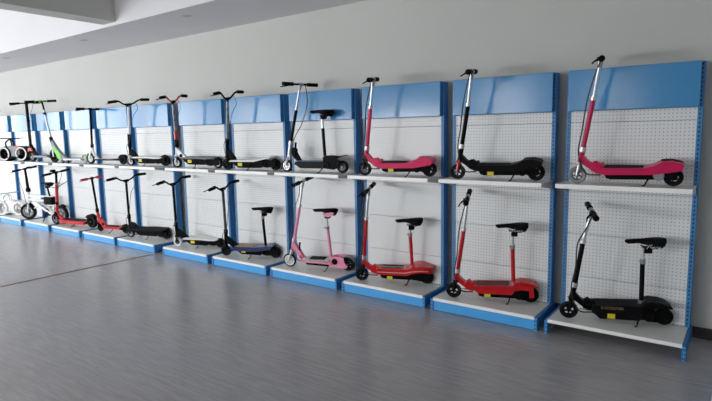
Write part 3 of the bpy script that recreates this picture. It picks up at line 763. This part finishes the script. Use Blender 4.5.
# ---- upper row, right to left
e_scooter('electric_scooter', 'crimson pink electric scooter with grey front wheel, on the rightmost upper shelf', (-1.035, -.208), 5.2, True, CRIM,
          wb=.611, rF=.0635, rR=.060, head=(.036, .255), tubetop=(.099, .616), top=(.137, .850), half=.20, steer=-8, tyreF=GREYP, rimF=DGREY, fork=STEEL, deck='swoop', stick=False)
e_scooter('electric_scooter', 'black electric scooter with red fork and chrome upper tube, on an upper shelf', (-1.972, -.262), 11.8, True, PAINTBLK,
          wb=.623, head=(.040, .280), tubetop=(.097, .613), top=(.125, .835), half=.21, steer=-5, fork=RED, deck='swoop')
e_scooter('electric_scooter', 'hot pink electric scooter with black wheels and yellow sticker, on an upper shelf', (-2.919, -.262), 11.6, True, PINK,
          wb=.626, head=(.034, .262), tubetop=(.091, .634), top=(.126, .842), half=.20, steer=-12, deck='swoop', rimF=DGREY)
def black_seated():
    t = root_for('electric_scooter', 'black and silver electric scooter with black saddle and silver fork, on an upper shelf', (-3.988, -.20), 5.5, True, 0)
    wb, rF, rR = .702, .066, .064
    add_wheel(t, 'front_wheel', 0, rF, .03, RUBBER, SILVER, 6, rimr=.7)
    f = MB()
    for sy in (-1, 1): f.tube([(0, sy*.024, rF), (.025, sy*.022, .135), (.04, sy*.016, .17)], [.010, .012, .012], 8)
    f.box(.024, .058, -.026, .026, .16, .185, .005); f.build('fork', SILVER, t)
    MB().tube([(.036, 0, .175), (.060, 0, .307)], .021, 12).build('head_tube', SILVER, t)
    k = MB().lathe_y(.105, .225, [(.030, -.02), (.033, -.016), (.033, .016), (.030, .02)], 18)
    k.prism([(.075, .245), (.115, .235), (.155, .175), (.190, .125), (.185, .100), (.150, .110), (.115, .150), (.065, .200)], -.018, .018, .003)
    k.tube([(.125, -.02, .17), (.140, -.028, .235), (.146, -.028, .31)], [.012, .010, .012], 8)
    k.build('folding_neck', BLACK, t)
    MB().tube([(.060, 0, .307), (.148, 0, .656)], .0165, 12).build('steering_tube', PAINTBLK, t)
    MB().tube([(.055, 0, .29), (.065, 0, .325)], .022, 12).build('head_clamp', CHROME, t)
    MB().tube([(.145, 0, .645), (.151, 0, .668)], .020, 12).tube([(.148, 0, .656), (.116, -.015, .672)], .005, 6).build('quick_clamp', CHROME, t)
    MB().tube([(.148, 0, .656), (.201, 0, .877)], .0125, 12).build('height_tube', CHROME, t)
    hb, P = add_bar(t, (.201, .877), (.25, .95), .20, 22, .025, False, BLACK, BLACK, True, STEEL)
    q = P(.3, .02)
    add_cable(t, [q, (.265, .03, .80), (.268, .02, .68), (.21, .0, .50), (.13, -.02, .36), (.09, -.03, .20), (.18, -.03, .10)], .0045)
    MB().prism([(.145, .085), (.155, .112), (.51, .118), (.52, .09), (.50, .045), (.22, .045)], -.062, .062, .007).build('deck_body', PAINTBLK, t)
    MB().box(.16, .50, -.066, .066, .1165, .122, .002).build('deck_board', mat('blue_edge_deck', '#24506f', .4), t, smooth=False)
    MB().prism([(.50, .05), (.50, .160), (.54, .178), (.62, .170), (.66, .150), (.70, .13), (.70, .06), (.62, .035)], -.055, -.042, .004).prism([(.50, .12), (.50, .160), (.54, .178), (.62, .172), (.64, .150)], -.05, .05, .004).build('chain_cover', BLACK, t)
    MB().prism([(.62, .158), (.69, .172), (.755, .183), (.757, .178), (.69, .165), (.62, .150)], -.035, .035, .001).build('rear_fender', BLACK, t)
    MB().lathe_y(.555, .075, [(.030, -.064), (.034, -.058), (.034, .045)], 20).build('motor', BLACK, t)
    add_wheel(t, 'rear_wheel', wb, rR, .040, RUBBER, DGREY, 6)
    MB().lathe_y(wb, rR, [(.014, -.028), (.014, -.022)], 12).build('wheel_cap', WHITEP, t)
    kickstand(t, .49, .055, BLACK, 0)
    sp = MB().tube([(.494, 0, .115), (.474, 0, .45)], .0165, 12).build('seat_post', PAINTBLK, t)
    MB().tube([(.474, 0, .44), (.468, 0, .57)], .0135, 12).build('inner_post', CHROME, sp)
    MB().tube([(.494, 0, .12), (.491, 0, .17)], .024, 12).build('seat_clamp', STEEL, sp)
    add_saddle(t, .325, .598, .632, .632)
black_seated()

DU5 = dict(style='motor', z=.112, x0=.08, x1=.50, w=.060, top=WHITEP, tip=.045)
city_scooter('electric_scooter', 'upper-shelf electric scooter with speckled stem and pale deck board curving up at the tail', (-4.897, -.236), 14.7, True, .635, .066, .066,
             (.032, .330), (.095, .808), (.185, 26, .07, True), DU5, stem=CAMO, fork=PAINTBLK)
DU6 = dict(style='motor', z=.132, x0=.12, x1=.50, w=.060, top=DGREY, tip=.006)
t6 = city_scooter('electric_scooter', 'black decked electric scooter with mottled grey stem and orange-red handlebar', (-5.852, -.240), 13, True, .635, .068, .068,
             (.029, .290), (.056, .822), (.20, 10, .065, True), DU6, stem=mat('mottled_red_grey_tube', '#7b706c', .4, vary=.7, scale=25), bartube=ORANGE, fork=SILVER, rimF=SILVER, rimR=SILVER, neck=SILVER)
MB().tube([(.033, 0, .36), (.0375, 0, .46)], .024, 12).build('stem_sleeve', RED, t6)
MB().tube([(.028, 0, .26), (.033, 0, .36)], .025, 12).build('stem_boot', BLACK, t6)
DU7 = dict(style='motor', z=.124, x0=.09, x1=.47, w=.058, top=WHITEP, tip=.0)
t7 = city_scooter('electric_scooter', 'white stemmed electric scooter with black curved handlebar and yellow sticker, on an upper shelf', (-6.939, -.220), 14.2, True, .600, .058, .078,
             (.020, .300), (.100, .835), (.28, 20, .055, True), DU7, stem=WHITEP, neck=BLACK, fork=WHITEP, rimF=WHITEP)
MB().tube([(.016, 0, .26), (.040, 0, .44)], .027, 12).build('stem_sleeve', BLACK, t7)
DU8 = dict(style='thin', z=.080, x0=.12, x1=.56, t=.022, w=.055, m=BLACK, top=SILVER, cable=False)
t8 = city_scooter('kick_scooter', 'kick scooter with lime green accents, white front rim and black T handlebar', (-8.075, -.20), 9.6, True, .70, .085, .068,
             (.046, .270), (.066, .822), (.19, 20, .0, False), DU8, stem=BLACK, neck=WHITEP, fork=SILVER, rimF=WHITEP, stick=False, lean=0, fender=(BLACK, 20, 165))
MB().prism([(-.10, .075), (-.085, .125), (-.04, .165), (-.045, .140), (-.075, .11), (-.085, .075)], -.026, .026, .003).build('front_fender', GREEN, t8)
# folding kick scooter, silver and lime
def kick9():
    t = root_for('kick_scooter', 'silver and lime green folding kick scooter with a tall bent stem', (-9.21, -.20), 8, True, 4)
    add_wheel(t, 'front_wheel', -.02, .112, .036, RUBBER, BLACK, 5, rimr=.72)
    f = MB()
    for sy in (-1, 1): f.tube([(0, sy*.026, .105), (-.005, sy*.026, .18), (-.012, sy*.02, .235)], [.010, .012, .012], 8)
    f.box(-.03, .01, -.03, .03, .225, .25, .005); f.build('fork', SILVER, t)
    MB().prism([(-.04, .36), (.00, .37), (.08, .26), (.18, .16), (.30, .085), (.30, .045), (.20, .06), (.05, .18), (-.02, .25)], -.022, .022, .006).build('folding_neck', GREYP, t)
    MB().prism([(-.02, .22), (.00, .27), (.05, .27), (.19, .15), (.20, .08), (.13, .05), (.085, .09), (.05, .17)], -.027, -.0225, .002).prism([(-.02, .22), (.00, .27), (.05, .27), (.19, .15), (.20, .08), (.13, .05), (.085, .09), (.05, .17)], .0225, .027, .002).build('side_panel', GREEN, t)
    MB().tube([(-.02, 0, .34), (-.045, 0, .42)], .027, 12).build('head_clamp', BLACK, t)
    MB().tube([(-.10, 0, .78), (-.106, 0, .82)], .022, 12).build('quick_clamp', BLACK, t)
    MB().tube(spline([(-.025, 0, .34), (-.06, 0, .52), (-.09, 0, .72), (-.105, 0, .86)], 4), .017, 12).build('steering_tube', SILVER, t)
    MB().tube(spline([(-.105, 0, .84), (-.115, 0, .93), (-.135, 0, .985), (-.16, 0, 1.005)], 4), .014, 12).build('bent_stem', BLACK, t)
    hb, P = add_bar(t, (-.16, 1.0), (0, 1), .22, 20, .0, False, BLACK, BLACK, False, GREEN)
    MB().tube([P(-.36), P(-.42)], .02, 10).tube([P(.36), P(.42)], .02, 10).build('grip_ring', GREEN, hb)
    d = MB().prism([(.27, .06), (.28, .075), (.72, .075), (.735, .068), (.72, .052), (.28, .048)], -.055, .055, .004).build('deck', SILVER, t)
    MB().box(.32, .68, -.045, .045, .0755, .0785, .001).build('grip_mat', GREYP, d, smooth=False)
    for s in (.25, .37):
        add_wheel(t, 'trolley_wheel', s, .032, .024, RUBBER, DGREY, 4, y=-.04)
    add_wheel(t, 'rear_wheel', .76, .07, .03, GREYP, SILVER, 5)
    kickstand(t, .5, .05, BLACK, 4)
kick9()
DU10 = dict(style='thin', z=.115, x0=.12, x1=.56, t=.03, w=.065, m=GREYP, arm=BLACK, cable=True)
t10 = city_scooter('electric_scooter', 'black scooter with orange front fairing, thick black stem and straight handlebar, far left upper shelf', (-10.10, -.17), 4.4, True, .66, .095, .075,
             (-.02, .290), (.065, 1.005), (.24, 25, .0, False), DU10, stem=PAINTBLK, rimF=GREYP, fork=BLACK, stem_r=.024, wF=.05, stick=False, lean=4, fender=(BLACK, 20, 165))
MB().prism([(-.07, .175), (-.05, .235), (.03, .245), (.07, .20), (.04, .185), (-.02, .205)], -.040, .040, .005).build('front_fairing', ORANGE, t10)
city_scooter('kick_scooter', 'scooter cut off by the left edge, its dark handlebar end just showing', (-11.85, -.18), 8, True, .52, .07, .07,
             (.03, .28), (.09, .93), (.24, 10, .0, False), dict(style='thin', z=.09, x0=.12, x1=.42, t=.03, w=.055, m=BLACK, cable=False), stick=False)

# ------------------------------------------------------------------ light
w = bpy.data.worlds.new('world'); bpy.context.scene.world = w; w.use_nodes = True
nt = w.node_tree; bg = nt.nodes['Background']
tc = nt.nodes.new('ShaderNodeTexCoord'); sp = nt.nodes.new('ShaderNodeSeparateXYZ'); rp = nt.nodes.new('ShaderNodeValToRGB')
nt.links.new(tc.outputs['Generated'], sp.inputs[0]); nt.links.new(sp.outputs['Z'], rp.inputs['Fac'])
rp.color_ramp.elements[0].position = .0; rp.color_ramp.elements[0].color = (.35, .35, .34, 1)
rp.color_ramp.elements[1].position = .25; rp.color_ramp.elements[1].color = (.86, .93, 1, 1)
nt.links.new(rp.outputs['Color'], bg.inputs['Color']); bg.inputs['Strength'].default_value = 3.
def area(name, loc, rot, sx, sy, power, color=(1, 1, 1)):
    l = bpy.data.lights.new(name, 'AREA'); l.shape = 'RECTANGLE'; l.size = sx; l.size_y = sy; l.energy = power; l.color = color
    o = bpy.data.objects.new(name, l); COL.objects.link(o); o.location = loc; o.rotation_euler = rot
    return o
# daylight entering through each window opening, the added low ones too (lamp stands just outside the glass)
for s, e in LW: area('daylight_left', (XL-.35, (s+e)/2, 1.6), (0, R(-90), 0), 2.6, e-s, 180*(e-s)/2.6, (.93, .97, 1))
for i, (s, e) in enumerate(FW_): area('daylight_front', ((s+e)/2, YF-.35, (FH[i]+.3)/2), (R(90), 0, 0), e-s, FH[i]-.3, (210, 330, 420, 150, 60)[i]*(e-s)/2.6, (.95, .98, 1))
sc = bpy.context.scene
sc.view_settings.view_transform = 'Standard'; sc.view_settings.look = 'None'; sc.view_settings.exposure = -.12; sc.view_settings.gamma = 1.12
sc.cycles.max_bounces = 10; sc.cycles.diffuse_bounces = 6
